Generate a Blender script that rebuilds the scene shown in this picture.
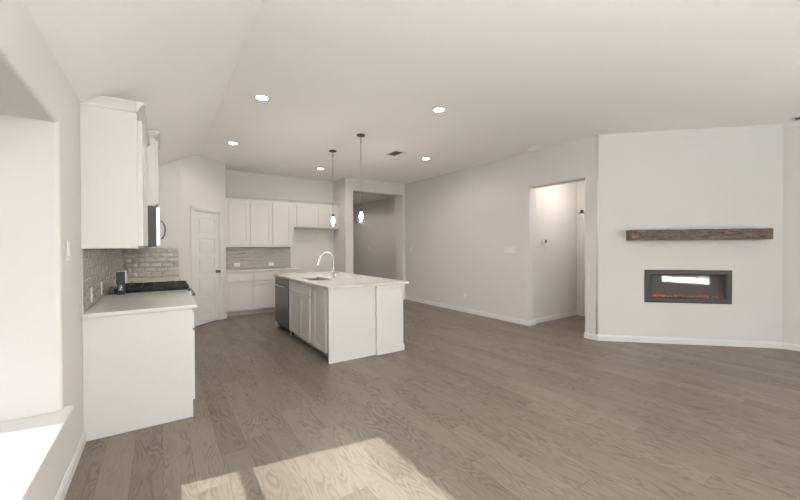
import bpy, bmesh, math, random
from mathutils import Vector, Matrix

for o in list(bpy.data.objects):
    bpy.data.objects.remove(o)
S = bpy.context.scene
COL = S.collection
R = math.radians
random.seed(7)

# ------------------------------------------------------------------ camera
cam_d = bpy.data.cameras.new('camera')
cam = bpy.data.objects.new('camera', cam_d)
COL.objects.link(cam)
S.camera = cam
cam_d.sensor_width = 36.0
cam_d.lens = 36.0 * 353.2 / 800.0
cam_d.clip_start = 0.02
yaw, pitch, roll = R(34.1), R(-0.56), R(-0.17)
fw = Vector((math.sin(yaw) * math.cos(pitch), math.cos(yaw) * math.cos(pitch), math.sin(pitch)))
r0 = Vector((math.cos(yaw), -math.sin(yaw), 0))
u0 = r0.cross(fw)
rt = r0 * math.cos(roll) + u0 * math.sin(roll)
up = rt.cross(fw)
m3 = Matrix((rt, up, -fw)).transposed()
cam.matrix_world = Matrix.Translation((0, 0, 1.41)) @ m3.to_4x4()

# ------------------------------------------------------------------ exposure, world, sun
S.view_settings.view_transform = 'Standard'
S.view_settings.look = 'None'
S.view_settings.gamma = 1.0
S.view_settings.use_curve_mapping = False
S.view_settings.exposure = 1.2
SKY, SUN, LAMP, PENDANT = 4.9, 31.0, 10.2, 6.0

FILL = 52.0  # strength of the added fill lamp behind the camera
w = bpy.data.worlds.new('sky')
S.world = w
w.use_nodes = True
nt = w.node_tree
nt.nodes.clear()
out = nt.nodes.new('ShaderNodeOutputWorld')
bg = nt.nodes.new('ShaderNodeBackground')
tc = nt.nodes.new('ShaderNodeTexCoord')
sx = nt.nodes.new('ShaderNodeSeparateXYZ')
rmp = nt.nodes.new('ShaderNodeValToRGB')
mr = nt.nodes.new('ShaderNodeMapRange')
mr.inputs['From Min'].default_value = -1
mr.inputs['From Max'].default_value = 1
nt.links.new(tc.outputs['Generated'], sx.inputs[0])
nt.links.new(sx.outputs['Z'], mr.inputs['Value'])
nt.links.new(mr.outputs[0], rmp.inputs[0])
cr = rmp.color_ramp
cr.elements[0].position = 0.0
cr.elements[0].color = (0.42, 0.40, 0.36, 1)
cr.elements[1].position = 1.0
cr.elements[1].color = (0.82, 0.90, 1.0, 1)
for p, c in ((0.485, (0.46, 0.44, 0.40, 1)), (0.505, (1.0, 0.98, 0.94, 1)), (0.6, (0.98, 0.98, 0.97, 1))):
    e = cr.elements.new(p)
    e.color = c
nt.links.new(rmp.outputs[0], bg.inputs[0])
bg.inputs[1].default_value = SKY
nt.links.new(bg.outputs[0], out.inputs[0])

sd = bpy.data.lights.new('sun', 'SUN')
sd.energy = SUN
sd.angle = R(0.6)
sd.color = (0.92, 0.97, 1.0)
so = bpy.data.objects.new('sun', sd)
COL.objects.link(so)
so.rotation_euler = Vector((1, -0.167, -0.912)).to_track_quat('-Z', 'Y').to_euler()
so.location = (-6, 3, 6)

# ------------------------------------------------------------------ dimensions of the place
XL, XR, XR2, ZC = -0.474, 5.385, 7.03, 3.065
YREAR, YEND, YB, YE = -1.6, 6.96, 8.38, 7.70
XCR, ZWL = 0.575, 2.446
SL = (ZC - ZWL) / (XCR - XL)


def portal(loc, n, sx_, sy_):
    d = bpy.data.lights.new('window_light', 'AREA')
    d.shape = 'RECTANGLE'
    d.size, d.size_y = sx_, sy_
    d.cycles.is_portal = True
    o = bpy.data.objects.new('window_light', d)
    COL.objects.link(o)
    o.location = loc
    o.rotation_euler = Vector(n).to_track_quat('-Z', 'Z').to_euler()


REAR_WINDOWS = ((0.5, 1.4), (1.6, 2.5), (3.5, 3.85), (4.62, 5.58))  # last one reflects in the fireplace glass; the others are added for daylight
portal((-0.99, 1.61, 1.28), (1, 0, 0), 2.0, 1.5)
for a, b in REAR_WINDOWS:
    portal(((a + b) / 2, YREAR - 0.14, 1.32), (0, 1, 0), b - a, 1.58)


# ------------------------------------------------------------------ materials
def mat(name, col, rough=0.6, metal=0.0, spec=0.5, bump=None, coat=0.0, emit=None, es=0.0):
    m = bpy.data.materials.new(name)
    m.use_nodes = True
    n = m.node_tree
    b = n.nodes['Principled BSDF']
    b.inputs['Roughness'].default_value = rough
    b.inputs['Metallic'].default_value = metal
    b.inputs['Specular IOR Level'].default_value = spec
    b.inputs['Coat Weight'].default_value = coat
    b.inputs['Coat Roughness'].default_value = 0.08
    t = n.nodes.new('ShaderNodeTexCoord')
    nz = n.nodes.new('ShaderNodeTexNoise')
    nz.inputs['Scale'].default_value = bump[0] if bump else 60
    nz.inputs['Detail'].default_value = 3
    n.links.new(t.outputs['Object'], nz.inputs['Vector'])
    mx = n.nodes.new('ShaderNodeMix')
    mx.data_type = 'RGBA'
    mx.inputs['A'].default_value = (*col, 1)
    mx.inputs['B'].default_value = (*[c * 0.96 for c in col], 1)
    n.links.new(nz.outputs['Fac'], mx.inputs['Factor'])
    n.links.new(mx.outputs['Result'], b.inputs['Base Color'])
    if bump:
        bp = n.nodes.new('ShaderNodeBump')
        bp.inputs['Strength'].default_value = bump[1]
        bp.inputs['Distance'].default_value = bump[2]
        n.links.new(nz.outputs['Fac'], bp.inputs['Height'])
        n.links.new(bp.outputs[0], b.inputs['Normal'])
    if emit:
        b.inputs['Emission Color'].default_value = (*emit, 1)
        b.inputs['Emission Strength'].default_value = es
    return m


M = {
    'wall': mat('wall_paint', (0.712, 0.699, 0.683), 0.85, bump=(90, 0.08, 0.002)),
    'ceil': mat('ceiling_paint', (0.93, 0.918, 0.90), 0.9, bump=(70, 0.1, 0.002)),
    'white': mat('white_trim_paint', (0.77, 0.76, 0.75), 0.4),
    'cab': mat('white_cabinet_paint', (0.70, 0.685, 0.667), 0.38),
    'door': mat('white_door_paint', (0.76, 0.76, 0.755), 0.4),
    'quartz': mat('white_quartz', (0.71, 0.69, 0.665), 0.13, spec=0.6, bump=(14, 0.0, 0.001)),
    'steel': mat('brushed_steel', (0.55, 0.55, 0.56), 0.28, 1.0, bump=(120, 0.05, 0.001)),
    'chrome': mat('chrome', (0.8, 0.8, 0.8), 0.1, 1.0),
    'dsteel': mat('dark_stainless', (0.17, 0.17, 0.175), 0.33, 0.9),
    'nickel': mat('dark_nickel', (0.13, 0.125, 0.12), 0.3, 0.9),
    'black': mat('black_enamel', (0.012, 0.012, 0.012), 0.22),
    'iron': mat('cast_iron', (0.015, 0.015, 0.015), 0.55, bump=(200, 0.3, 0.001)),
    'dgrey': mat('charcoal_plastic', (0.035, 0.036, 0.037), 0.4),
    'fframe': mat('fireplace_frame_grey', (0.075, 0.073, 0.072), 0.5, 0.2),
    'fbox': mat('firebox_grey', (0.32, 0.32, 0.315), 0.5),  # grey lightened to carry the reflected tone of the fireplace glass
    'tile': mat('glazed_tile', (0.42, 0.40, 0.365), 0.08, spec=0.9, bump=(22, 0.7, 0.014)),
    'grout': mat('grout', (0.62, 0.60, 0.57), 0.9),
    'plate': mat('switch_plate_plastic', (0.8, 0.79, 0.77), 0.3),
    'slot': mat('outlet_slot', (0.25, 0.24, 0.23), 0.5),
    'dark': mat('vent_dark', (0.08, 0.078, 0.075), 0.7),
    'slat': mat('vent_slat_grey', (0.25, 0.245, 0.24), 0.5),
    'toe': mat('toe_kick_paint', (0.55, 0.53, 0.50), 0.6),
    'lamp': mat('lamp_lens', (1, 1, 1), 0.5, emit=(1.0, 0.93, 0.82), es=14),
    'bulb': mat('glowing_bulb', (1, 1, 1), 0.5, emit=(1.0, 0.95, 0.88), es=30),
    'crystal': mat('clear_crystal', (0.75, 0.74, 0.72), 0.15),
    'ember': mat('glowing_ember', (0.7, 0.1, 0.05), 0.4, emit=(1.0, 0.15, 0.08), es=0.45),
    'lawn': mat('lawn_green', (0.10, 0.12, 0.06), 0.95),
    'blocker': mat('sky_blocker_brown', (0.30, 0.26, 0.22), 0.9),
    'ground': mat('outdoor_ground', (0.55, 0.54, 0.52), 0.9),
}


def glass(name, refl, col=(1, 1, 1)):
    m = bpy.data.materials.new(name)
    m.use_nodes = True
    n = m.node_tree
    n.nodes.clear()
    o = n.nodes.new('ShaderNodeOutputMaterial')
    a = n.nodes.new('ShaderNodeBsdfTransparent')
    a.inputs[0].default_value = (*col, 1)
    g = n.nodes.new('ShaderNodeBsdfGlossy')
    g.inputs['Roughness'].default_value = 0.02
    g.inputs[0].default_value = (0.9, 0.9, 0.9, 1)
    x = n.nodes.new('ShaderNodeMixShader')
    x.inputs[0].default_value = refl
    n.links.new(a.outputs[0], x.inputs[1])
    n.links.new(g.outputs[0], x.inputs[2])
    n.links.new(x.outputs[0], o.inputs[0])
    return m


M['pane'] = glass('window_glass', 0.06)
M['dimmed'] = glass('dimmed_window_glass', 0.05, (0.36, 0.36, 0.36))  # dark tint added to cut daylight through the recess window
M['fireglass'] = glass('fireplace_glass', 0.07, (0.75, 0.75, 0.75))
M['shade'] = glass('clear_shade_glass', 0.12, (0.97, 0.97, 0.97))


def floor_material():
    m = bpy.data.materials.new('oak_plank_floor')
    m.use_nodes = True
    n = m.node_tree
    L = n.links.new
    b = n.nodes['Principled BSDF']

    def math_(op, a, bb=None):
        k = n.nodes.new('ShaderNodeMath')
        k.operation = op
        for i, v in enumerate((a, bb)):
            if v is None:
                continue
            if isinstance(v, (int, float)):
                k.inputs[i].default_value = v
            else:
                L(v, k.inputs[i])
        return k.outputs[0]

    t = n.nodes.new('ShaderNodeTexCoord')
    s = n.nodes.new('ShaderNodeSeparateXYZ')
    L(t.outputs['Object'], s.inputs[0])
    X, Y = s.outputs['X'], s.outputs['Y']
    u = math_('DIVIDE', X, 0.165)
    iu = math_('FLOOR', u)
    wn = n.nodes.new('ShaderNodeTexWhiteNoise')
    wn.noise_dimensions = '1D'
    L(iu, wn.inputs['W'])
    v = math_('ADD', math_('DIVIDE', Y, 1.25), wn.outputs['Value'])
    iv = math_('FLOOR', v)
    cid = n.nodes.new('ShaderNodeCombineXYZ')
    L(iu, cid.inputs[0])
    L(iv, cid.inputs[1])
    w2 = n.nodes.new('ShaderNodeTexWhiteNoise')
    w2.noise_dimensions = '3D'
    L(cid.outputs[0], w2.inputs['Vector'])
    rnd = w2.outputs['Value']
    # grain space
    cg = n.nodes.new('ShaderNodeCombineXYZ')
    L(math_('MULTIPLY', X, 7.5), cg.inputs[0])
    L(math_('MULTIPLY', Y, 1.5), cg.inputs[1])
    L(math_('MULTIPLY', rnd, 60.0), cg.inputs[2])
    n1 = n.nodes.new('ShaderNodeTexNoise')
    n1.inputs['Scale'].default_value = 1.0
    n1.inputs['Detail'].default_value = 2.2
    n1.inputs['Roughness'].default_value = 0.42
    L(cg.outputs[0], n1.inputs['Vector'])
    ring = math_('SINE', math_('MULTIPLY', n1.outputs['Fac'], 105.0))
    ring = math_('MULTIPLY', math_('ADD', ring, 1.0), 0.5)
    ring = math_('POWER', ring, 1.6)
    nm = n.nodes.new('ShaderNodeTexNoise')
    nm.inputs['Scale'].default_value = 1.0
    nm.inputs['Detail'].default_value = 2.0
    cm = n.nodes.new('ShaderNodeCombineXYZ')
    L(math_('MULTIPLY', X, 9.0), cm.inputs[0])
    L(math_('MULTIPLY', Y, 2.2), cm.inputs[1])
    L(math_('MULTIPLY', rnd, 90.0), cm.inputs[2])
    L(cm.outputs[0], nm.inputs['Vector'])
    msk = n.nodes.new('ShaderNodeMapRange')
    msk.inputs['From Min'].default_value = 0.36
    msk.inputs['From Max'].default_value = 0.62
    msk.inputs['To Min'].default_value = 0.15
    msk.inputs['To Max'].default_value = 1.0
    L(nm.outputs['Fac'], msk.inputs['Value'])
    ring = math_('MULTIPLY', ring, msk.outputs[0])
    # fine pores
    cf = n.nodes.new('ShaderNodeCombineXYZ')
    L(math_('MULTIPLY', X, 120.0), cf.inputs[0])
    L(math_('MULTIPLY', Y, 9.0), cf.inputs[1])
    L(rnd, cf.inputs[2])
    n2 = n.nodes.new('ShaderNodeTexNoise')
    n2.inputs['Scale'].default_value = 1.0
    n2.inputs['Detail'].default_value = 3.0
    L(cf.outputs[0], n2.inputs['Vector'])
    # knots: rare dark spots
    vk = n.nodes.new('ShaderNodeTexVoronoi')
    vk.inputs['Scale'].default_value = 0.55
    ck = n.nodes.new('ShaderNodeCombineXYZ')
    L(math_('MULTIPLY', X, 2.0), ck.inputs[0])
    L(Y, ck.inputs[1])
    L(ck.outputs[0], vk.inputs['Vector'])
    kn = math_('LESS_THAN', vk.outputs['Distance'], 0.012)
    f = math_('ADD', math_('MULTIPLY', ring, 0.46), math_('MULTIPLY', n2.outputs['Fac'], 0.48))
    f = math_('ADD', f, math_('MULTIPLY', rnd, 0.42))
    rp = n.nodes.new('ShaderNodeValToRGB')
    L(f, rp.inputs[0])
    rp.color_ramp.elements[0].position = 0.12
    rp.color_ramp.elements[0].color = (0.262, 0.216, 0.166, 1)
    rp.color_ramp.elements[1].position = 1.0
    rp.color_ramp.elements[1].color = (0.138, 0.109, 0.080, 1)
    # seams
    fu = math_('FRACT', u)
    fv = math_('FRACT', v)
    e1 = math_('LESS_THAN', fu, 0.012)
    e2 = math_('LESS_THAN', fv, 0.0022)
    ed = math_('MAXIMUM', math_('MAXIMUM', e1, e2), kn)
    mx = n.nodes.new('ShaderNodeMix')
    mx.data_type = 'RGBA'
    L(math_('MULTIPLY', ed, 0.6), mx.inputs['Factor'])
    L(rp.outputs[0], mx.inputs['A'])
    mx.inputs['B'].default_value = (0.06, 0.045, 0.035, 1)
    L(mx.outputs['Result'], b.inputs['Base Color'])
    L(math_('ADD', math_('MULTIPLY', ring, 0.08), 0.36), b.inputs['Roughness'])
    bp = n.nodes.new('ShaderNodeBump')
    bp.inputs['Strength'].default_value = 0.25
    bp.inputs['Distance'].default_value = 0.001
    L(math_('ADD', ring, math_('MULTIPLY', ed, -2.0)), bp.inputs['Height'])
    bp.invert = True
    L(bp.outputs[0], b.inputs['Normal'])
    return m


M['floor'] = floor_material()


def beam_material():
    m = bpy.data.materials.new('rough_beam_wood')
    m.use_nodes = True
    n = m.node_tree
    L = n.links.new
    b = n.nodes['Principled BSDF']
    t = n.nodes.new('ShaderNodeTexCoord')
    mp = n.nodes.new('ShaderNodeMapping')
    mp.inputs['Scale'].default_value = (3.0, 14, 16)
    L(t.outputs['Object'], mp.inputs[0])
    n1 = n.nodes.new('ShaderNodeTexNoise')
    n1.inputs['Scale'].default_value = 2.2
    n1.inputs['Detail'].default_value = 6
    n1.inputs['Distortion'].default_value = 1.4
    L(mp.outputs[0], n1.inputs['Vector'])
    rp = n.nodes.new('ShaderNodeValToRGB')
    rp.color_ramp.elements[0].position = 0.3
    rp.color_ramp.elements[0].color = (0.045, 0.030, 0.024, 1)
    rp.color_ramp.elements[1].position = 0.72
    rp.color_ramp.elements[1].color = (0.24, 0.18, 0.145, 1)
    L(n1.outputs['Fac'], rp.inputs[0])
    L(rp.outputs[0], b.inputs['Base Color'])
    b.inputs['Roughness'].default_value = 0.65
    bp = n.nodes.new('ShaderNodeBump')
    bp.inputs['Strength'].default_value = 0.8
    bp.inputs['Distance'].default_value = 0.006
    L(n1.outputs['Fac'], bp.inputs['Height'])
    L(bp.outputs[0], b.inputs['Normal'])
    return m


M['beam'] = beam_material()


# ------------------------------------------------------------------ mesh helpers
class MB:
    def __init__(self):
        self.bm = bmesh.new()
        self.mi = 0

    def _tag(self, faces):
        for f in faces:
            f.material_index = self.mi

    def box(self, x0, x1, y0, y1, z0, z1, bev=0.0, seg=2):
        bm = bmesh.new()
        vs = [bm.verts.new((x, y, z)) for x in (x0, x1) for y in (y0, y1) for z in (z0, z1)]
        for q in ((0, 1, 3, 2), (4, 6, 7, 5), (0, 4, 5, 1), (2, 3, 7, 6), (0, 2, 6, 4), (1, 5, 7, 3)):
            bm.faces.new([vs[i] for i in q])
        if bev > 0:
            bmesh.ops.bevel(bm, geom=bm.edges[:], offset=bev, segments=seg, affect='EDGES', profile=0.5)
        self.merge(bm)
        return self

    def merge(self, bm):
        bmesh.ops.recalc_face_normals(bm, faces=bm.faces[:])
        self._tag(bm.faces)
        me = bpy.data.meshes.new('tmp')
        bm.to_mesh(me)
        bm.free()
        self.bm.from_mesh(me)
        bpy.data.meshes.remove(me)

    def prism(self, pts, axis, a0, a1, bev=0.0):
        """extrude a 2-D outline along an axis (0, 1, 2); the outline uses the other two axes in order"""
        bm = bmesh.new()

        def mk(p, a):
            c = list(p)
            c.insert(axis, a)
            return bm.verts.new(c)
        lo = [mk(p, a0) for p in pts]
        hi = [mk(p, a1) for p in pts]
        bm.faces.new(lo)
        bm.faces.new(hi)
        k = len(pts)
        for i in range(k):
            bm.faces.new((lo[i], lo[(i + 1) % k], hi[(i + 1) % k], hi[i]))
        if bev:
            bmesh.ops.bevel(bm, geom=bm.edges[:], offset=bev, segments=2, affect='EDGES', profile=0.5)
        self.merge(bm)
        return self

    def lathe(self, prof, c=(0, 0, 0), axis='z', n=28, smooth=True):
        bm = bmesh.new()
        rings = []
        for r, h in prof:
            ring = []
            for i in range(n):
                a = 2 * math.pi * i / n
                x, y = max(r, 1e-4) * math.cos(a), max(r, 1e-4) * math.sin(a)
                p = {'z': (x, y, h), 'y': (x, h, y), 'x': (h, x, y)}[axis]
                ring.append(bm.verts.new((p[0] + c[0], p[1] + c[1], p[2] + c[2])))
            rings.append(ring)
        for a, b in zip(rings, rings[1:]):
            for i in range(n):
                f = bm.faces.new((a[i], a[(i + 1) % n], b[(i + 1) % n], b[i]))
                f.smooth = smooth
        bm.faces.new(rings[0])
        bm.faces.new(rings[-1])
        self.merge(bm)
        return self

    def tube(self, pts, r, n=12):
        pts = [Vector(p) for p in pts]
        bm = bmesh.new()
        rings = []
        ref = None
        for i, p in enumerate(pts):
            d = (pts[min(i + 1, len(pts) - 1)] - pts[max(i - 1, 0)]).normalized()
            if ref is None:
                ref = d.orthogonal().normalized()
            else:
                ref = (ref - d * ref.dot(d)).normalized()
            o = d.cross(ref)
            rr = r[i] if isinstance(r, (list, tuple)) else r
            rings.append([bm.verts.new(p + (ref * math.cos(2 * math.pi * k / n) + o * math.sin(2 * math.pi * k / n)) * rr) for k in range(n)])
        for a, b in zip(rings, rings[1:]):
            for i in range(n):
                f = bm.faces.new((a[i], a[(i + 1) % n], b[(i + 1) % n], b[i]))
                f.smooth = True
        bm.faces.new(rings[0])
        bm.faces.new(rings[-1])
        self.merge(bm)
        return self

    def clip(self, co, no):
        g = self.bm.verts[:] + self.bm.edges[:] + self.bm.faces[:]
        r = bmesh.ops.bisect_plane(self.bm, geom=g, plane_co=co, plane_no=no, clear_outer=True)
        ed = [e for e in r['geom_cut'] if isinstance(e, bmesh.types.BMEdge)]
        if ed:
            bmesh.ops.holes_fill(self.bm, edges=self.bm.edges[:], sides=0)
        return self

    def build(self, name, mats, parent=None, label=None, kind=None):
        me = bpy.data.meshes.new(name)
        bmesh.ops.remove_doubles(self.bm, verts=self.bm.verts[:], dist=1e-6)
        self.bm.to_mesh(me)
        self.bm.free()
        for m in (mats if isinstance(mats, (list, tuple)) else [mats]):
            me.materials.append(M[m])
        o = bpy.data.objects.new(name, me)
        COL.objects.link(o)
        if parent:
            o.parent = parent
        if label:
            o['label'] = label
        if kind:
            o['kind'] = kind
        return o


def tag(o, label, cat, group=None):
    o['label'] = label
    o['category'] = cat
    if group:
        o['group'] = group
    return o


def thing(name, label, cat, loc=(0, 0, 0), rot=0.0, group=None):
    o = bpy.data.objects.new(name, None)
    o.empty_display_size = 0.1
    COL.objects.link(o)
    o.location = loc
    o.rotation_euler = (0, 0, rot)
    return tag(o, label, cat, group)


def copy_tree(o, parent=None):
    c = o.copy()
    COL.objects.link(c)
    if parent:
        c.parent = parent
    for ch in list(o.children):
        copy_tree(ch, c)
    return c


def struct(name, mb, m, label=None, parent=None):
    return mb.build(name, m, parent, label, 'structure')


def place(o, loc, rot=0.0):
    o.location = loc
    o.rotation_euler = (0, 0, rot)
    return o


def panel(name, loc, rot, U0, U1, V0, V1, th, holes, m, label, bev=0.0):
    """wall slab in a local frame: x along the wall, z up, its room face at y = 0, solid towards +y"""
    us = sorted({U0, U1, *[h[0] for h in holes], *[h[1] for h in holes]})
    vs = sorted({V0, V1, *[h[2] for h in holes], *[h[3] for h in holes]})

    def solid(i, j):
        if i < 0 or j < 0 or i >= len(us) - 1 or j >= len(vs) - 1:
            return False
        cu, cv = (us[i] + us[i + 1]) / 2, (vs[j] + vs[j + 1]) / 2
        return not any(h[0] < cu < h[1] and h[2] < cv < h[3] for h in holes)
    bm = bmesh.new()
    V = {}

    def v(i, j, k):
        if (i, j, k) not in V:
            V[(i, j, k)] = bm.verts.new((us[i], th * k, vs[j]))
        return V[(i, j, k)]
    for i in range(len(us) - 1):
        for j in range(len(vs) - 1):
            if not solid(i, j):
                continue
            bm.faces.new((v(i, j, 0), v(i + 1, j, 0), v(i + 1, j + 1, 0), v(i, j + 1, 0)))
            bm.faces.new((v(i, j, 1), v(i, j + 1, 1), v(i + 1, j + 1, 1), v(i + 1, j, 1)))
            if not solid(i - 1, j):
                bm.faces.new((v(i, j, 0), v(i, j + 1, 0), v(i, j + 1, 1), v(i, j, 1)))
            if not solid(i + 1, j):
                bm.faces.new((v(i + 1, j, 0), v(i + 1, j, 1), v(i + 1, j + 1, 1), v(i + 1, j + 1, 0)))
            if not solid(i, j - 1):
                bm.faces.new((v(i, j, 0), v(i, j, 1), v(i + 1, j, 1), v(i + 1, j, 0)))
            if not solid(i, j + 1):
                bm.faces.new((v(i, j + 1, 0), v(i + 1, j + 1, 0), v(i + 1, j + 1, 1), v(i, j + 1, 1)))
    bmesh.ops.recalc_face_normals(bm, faces=bm.faces[:])
    if bev:
        es = []
        for e in bm.edges:
            a, b = e.verts[0].co, e.verts[1].co
            if abs(a.y) > 1e-6 or abs(b.y) > 1e-6:
                continue
            if len(e.link_faces) == 2 and e.calc_face_angle(0) > 0.5:
                for h in holes:
                    if all(h[0] - 1e-4 <= q.x <= h[1] + 1e-4 and h[2] - 1e-4 <= q.z <= h[3] + 1e-4 for q in (a, b)):
                        es.append(e)
                        break
        if es:
            bmesh.ops.bevel(bm, geom=es, offset=bev, segments=5, affect='EDGES', profile=0.5, clamp_overlap=True)
    mb = MB()
    mb.merge(bm)
    return place(struct(name, mb, m, label), loc, rot)


# ------------------------------------------------------------------ structure
struct('floor', MB().box(-1.2, 7.5, -1.9, 14.2, -0.1, 0), 'floor', 'grey-brown oak plank floor running through the whole room')
struct('ground', MB().box(-40, 40, -40, 40, -0.45, -0.3), 'lawn')
struct('bounce_patio', MB().box(-1.2, 12, -14, -1.9, -0.299, -0.2), 'ground')  # unseen pale slab, added to bounce daylight up to the ceiling
struct('sky_blocker_wall', MB().box(-3.25, -3.1, -12, 16, -0.3, 2.52), 'blocker')  # unseen wall, added to hide low sky from the recess window
struct('sky_blocker_top', MB().box(-1.5, -0.86, -3, 10, 2.62, 2.72), 'white')  # unseen overhang, added to hide high sky from the recess window
struct('ceiling', MB().box(XCR, 7.4, -1.75, 14.2, ZC, ZC + 0.12), 'ceil', 'flat pale ceiling')
mb = MB()
mb.prism([(XL - 0.2, ZWL - 0.2 * SL), (XCR, ZC), (XCR, ZC + 0.12), (XL - 0.2, ZC + 0.12)], 1, -1.75, 8.5)
struct('ceiling_slope', mb, 'ceil', 'sloped strip of ceiling rising from the window wall')

# left wall (faces +X): local x runs towards +Y
NJ, NT, SEAT = 2.755, 2.12, 0.478
NY0 = 0.45
panel('wall_left', (XL, 0, 0), R(90), YREAR - 0.1, YB + 0.1, 0, ZWL + 0.02, 0.40, [(NY0, NJ, SEAT - 0.03, NT)], 'wall',
      'left wall with deep window recess', bev=0.022)
panel('wall_window_recess', (XL - 0.402, 0, 0), R(90), NY0 - 0.2, NJ + 0.2, 0.2, 2.4, 0.06, [(0.57, 2.646, 0.50, 2.082)], 'wall',
      'outer wall at the back of the window recess')
mb = MB().box(XL - 0.40, XL, NY0 + 0.003, NJ - 0.003, SEAT - 0.029, SEAT, 0.0)
mb.box(XL - 0.03, XL + 0.04, NY0 - 0.07, NJ + 0.062, SEAT - 0.022, SEAT + 0.0005, 0.006)
struct('trim_1', mb, 'white', 'white window seat sill')
# nook window
wx = -0.90
mb = MB()
for y0, y1, z0, z1 in ((0.57, 2.646, 0.50, 0.53), (0.57, 2.646, 2.052, 2.082), (0.57, 0.60, 0.50, 2.082), (2.616, 2.646, 0.50, 2.082),
                       (1.56, 1.65, 0.50, 2.082)):
    mb.box(wx - 0.02, wx + 0.02, y0, y1, z0, z1, 0.003)
wf = struct('window_1', mb, 'white', 'double-hung window pair at the back of the recess')
for a, b in ((0.60, 1.56), (1.65, 2.616)):
    struct('meeting_rail', MB().box(wx - 0.02, wx + 0.02, a, b, 1.189, 1.237, 0.003), 'white', parent=wf)
    struct('pane', MB().box(wx - 0.003, wx + 0.003, a, b, 0.53, 2.052), 'dimmed', parent=wf)

# rear wall behind the camera (faces +Y)
panel('wall_rear', (0, YREAR, 0), R(180), -XR2 - 0.2, -XL + 0.2, 0, ZC, 0.2,
      [(-b, -a, 0.53, 2.11) for a, b in REAR_WINDOWS], 'wall', 'wall behind the camera with windows, most of them added for daylight')
for k, (a, b) in enumerate(REAR_WINDOWS):
    mb = MB()
    yw = YREAR - 0.1
    for x0, x1, z0, z1 in ((a, b, 0.53, 0.57), (a, b, 2.07, 2.11), (a, a + 0.04, 0.53, 2.11), (b - 0.04, b, 0.53, 2.11), (a, b, 1.30, 1.345)):
        mb.box(x0, x1, yw - 0.03, yw + 0.03, z0, z1, 0.003)
    o = struct('window_%d' % (k + 2), mb, 'white')
    struct('pane', MB().box(a + 0.04, b - 0.04, yw - 0.003, yw + 0.003, 0.57, 2.07), 'pane', parent=o)

# right side wall, behind the fireplace corner (faces -X): local x runs towards -Y
panel('wall_right', (XR2, 0, 0), R(-90), -1.067, -YREAR + 0.1, 0, ZC, 0.15, [], 'wall', 'short right wall beside the fireplace wall')
# diagonal fireplace wall: from (5.385, 2.71) to (7.03, 1.065), local x runs along (1,-1)
DL = math.hypot(XR2 - XR, XR2 - XR)
FS = 1.8915
f0, f1 = 2.524 - FS + 0.0, 3.614 - FS
FZ0, FZ1 = 0.592, 1.063
panel('wall_fireplace', (XR, 2.71, 0), R(-45), 0, DL, 0, ZC, 0.12, [(f0 + 0.03, f1 - 0.03, FZ0 + 0.03, FZ1 - 0.03)], 'wall',
      'diagonal wall holding the fireplace')
# long right wall (faces -X) with the hall opening; local x runs towards -Y
panel('wall_hall_side', (XR, 0, 0), R(-90), -YE - 0.01, -2.71, 0, ZC, 0.17, [(-3.885, -2.90, -0.01, 2.445)], 'wall',
      'long right wall with a cased-free opening to the hall', bev=0.018)
# entry wall (faces -Y), thick, with the large opening
panel('wall_entry', (0, YE, 0), 0, 3.65, 6.5, 0, ZC, 0.34, [(3.86, 5.296, -0.01, 2.758)], 'wall',
      'wall with large square opening to the entry', bev=0.018)
struct('trim_2', MB().lathe([(0.02, 0.09), (0.02, ZC - 0.001)], (XR + 0.0157, 2.71 + 0.0065, 0), 'z', 32), 'wall', 'rounded bead on the wall corner left of the fireplace')
struct('wall_alcove', MB().box(3.65, 3.86, YE + 0.34, YB + 0.1, 0, ZC), 'wall', 'stub wall beside the refrigerator alcove')
panel('wall_back', (0, YB, 0), 0, XL, 3.65, 0, ZC, 0.12, [], 'wall', 'kitchen back wall')
panel('wall_range_end', (0, YEND, 0), 0, XL - 0.1, 0.298, 0, ZC, 0.15, [], 'wall', 'short wall past the range')
# pantry wall: from (0.298, 6.96) to (1.065, 7.725)
PL = math.hypot(0.767, 0.767)
PD0, PD1 = 0.253, 0.912
panel('wall_pantry', (0.298, 6.96, 0), R(45), 0, PL, 0, ZC, 0.12, [(PD0, PD1, -0.01, 2.06)], 'wall', 'diagonal wall with the pantry door')
struct('wall_pantry_side', MB().box(0.95, 1.065, 7.725, YB, 0, ZC), 'wall')
HY, HX, HZ = 3.945, 7.03, 2.75
# entry beyond the opening
panel('wall_entry_right', (6.4, 0, 0), R(-90), -14.0, -8.04, 0, ZC, 0.12, [(-13.4, -12.0, -0.01, 2.36)], 'wall', 'far wall of the entry')
struct('wall_entry_room', MB().box(7.2, 7.3, 11.5, 14.0, 0, ZC), 'wall')
struct('door_3', MB().box(6.46, 6.50, 12.004, 13.396, 0.01, 2.355, 0.003), 'wall', 'shaded door set back in the entry wall')
struct('entry_light_stop', MB().box(6.52, 7.2, 11.4, 11.5, 0, ZC), 'wall')  # added blocker against daylight leaking into the entry recess
struct('hall_light_stop', MB().box(HX + 0.25, HX + 0.3, 2.6, 4.2, 0, 2.75), 'wall')  # added blocker against daylight leaking past the hall door
struct('wall_entry_left', MB().box(3.74, 3.86, YB + 0.1, 14.0, 0, ZC), 'wall')
struct('wall_entry_end', MB().box(3.7, 7.3, 14.0, 14.1, 0, ZC), 'wall')
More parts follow.
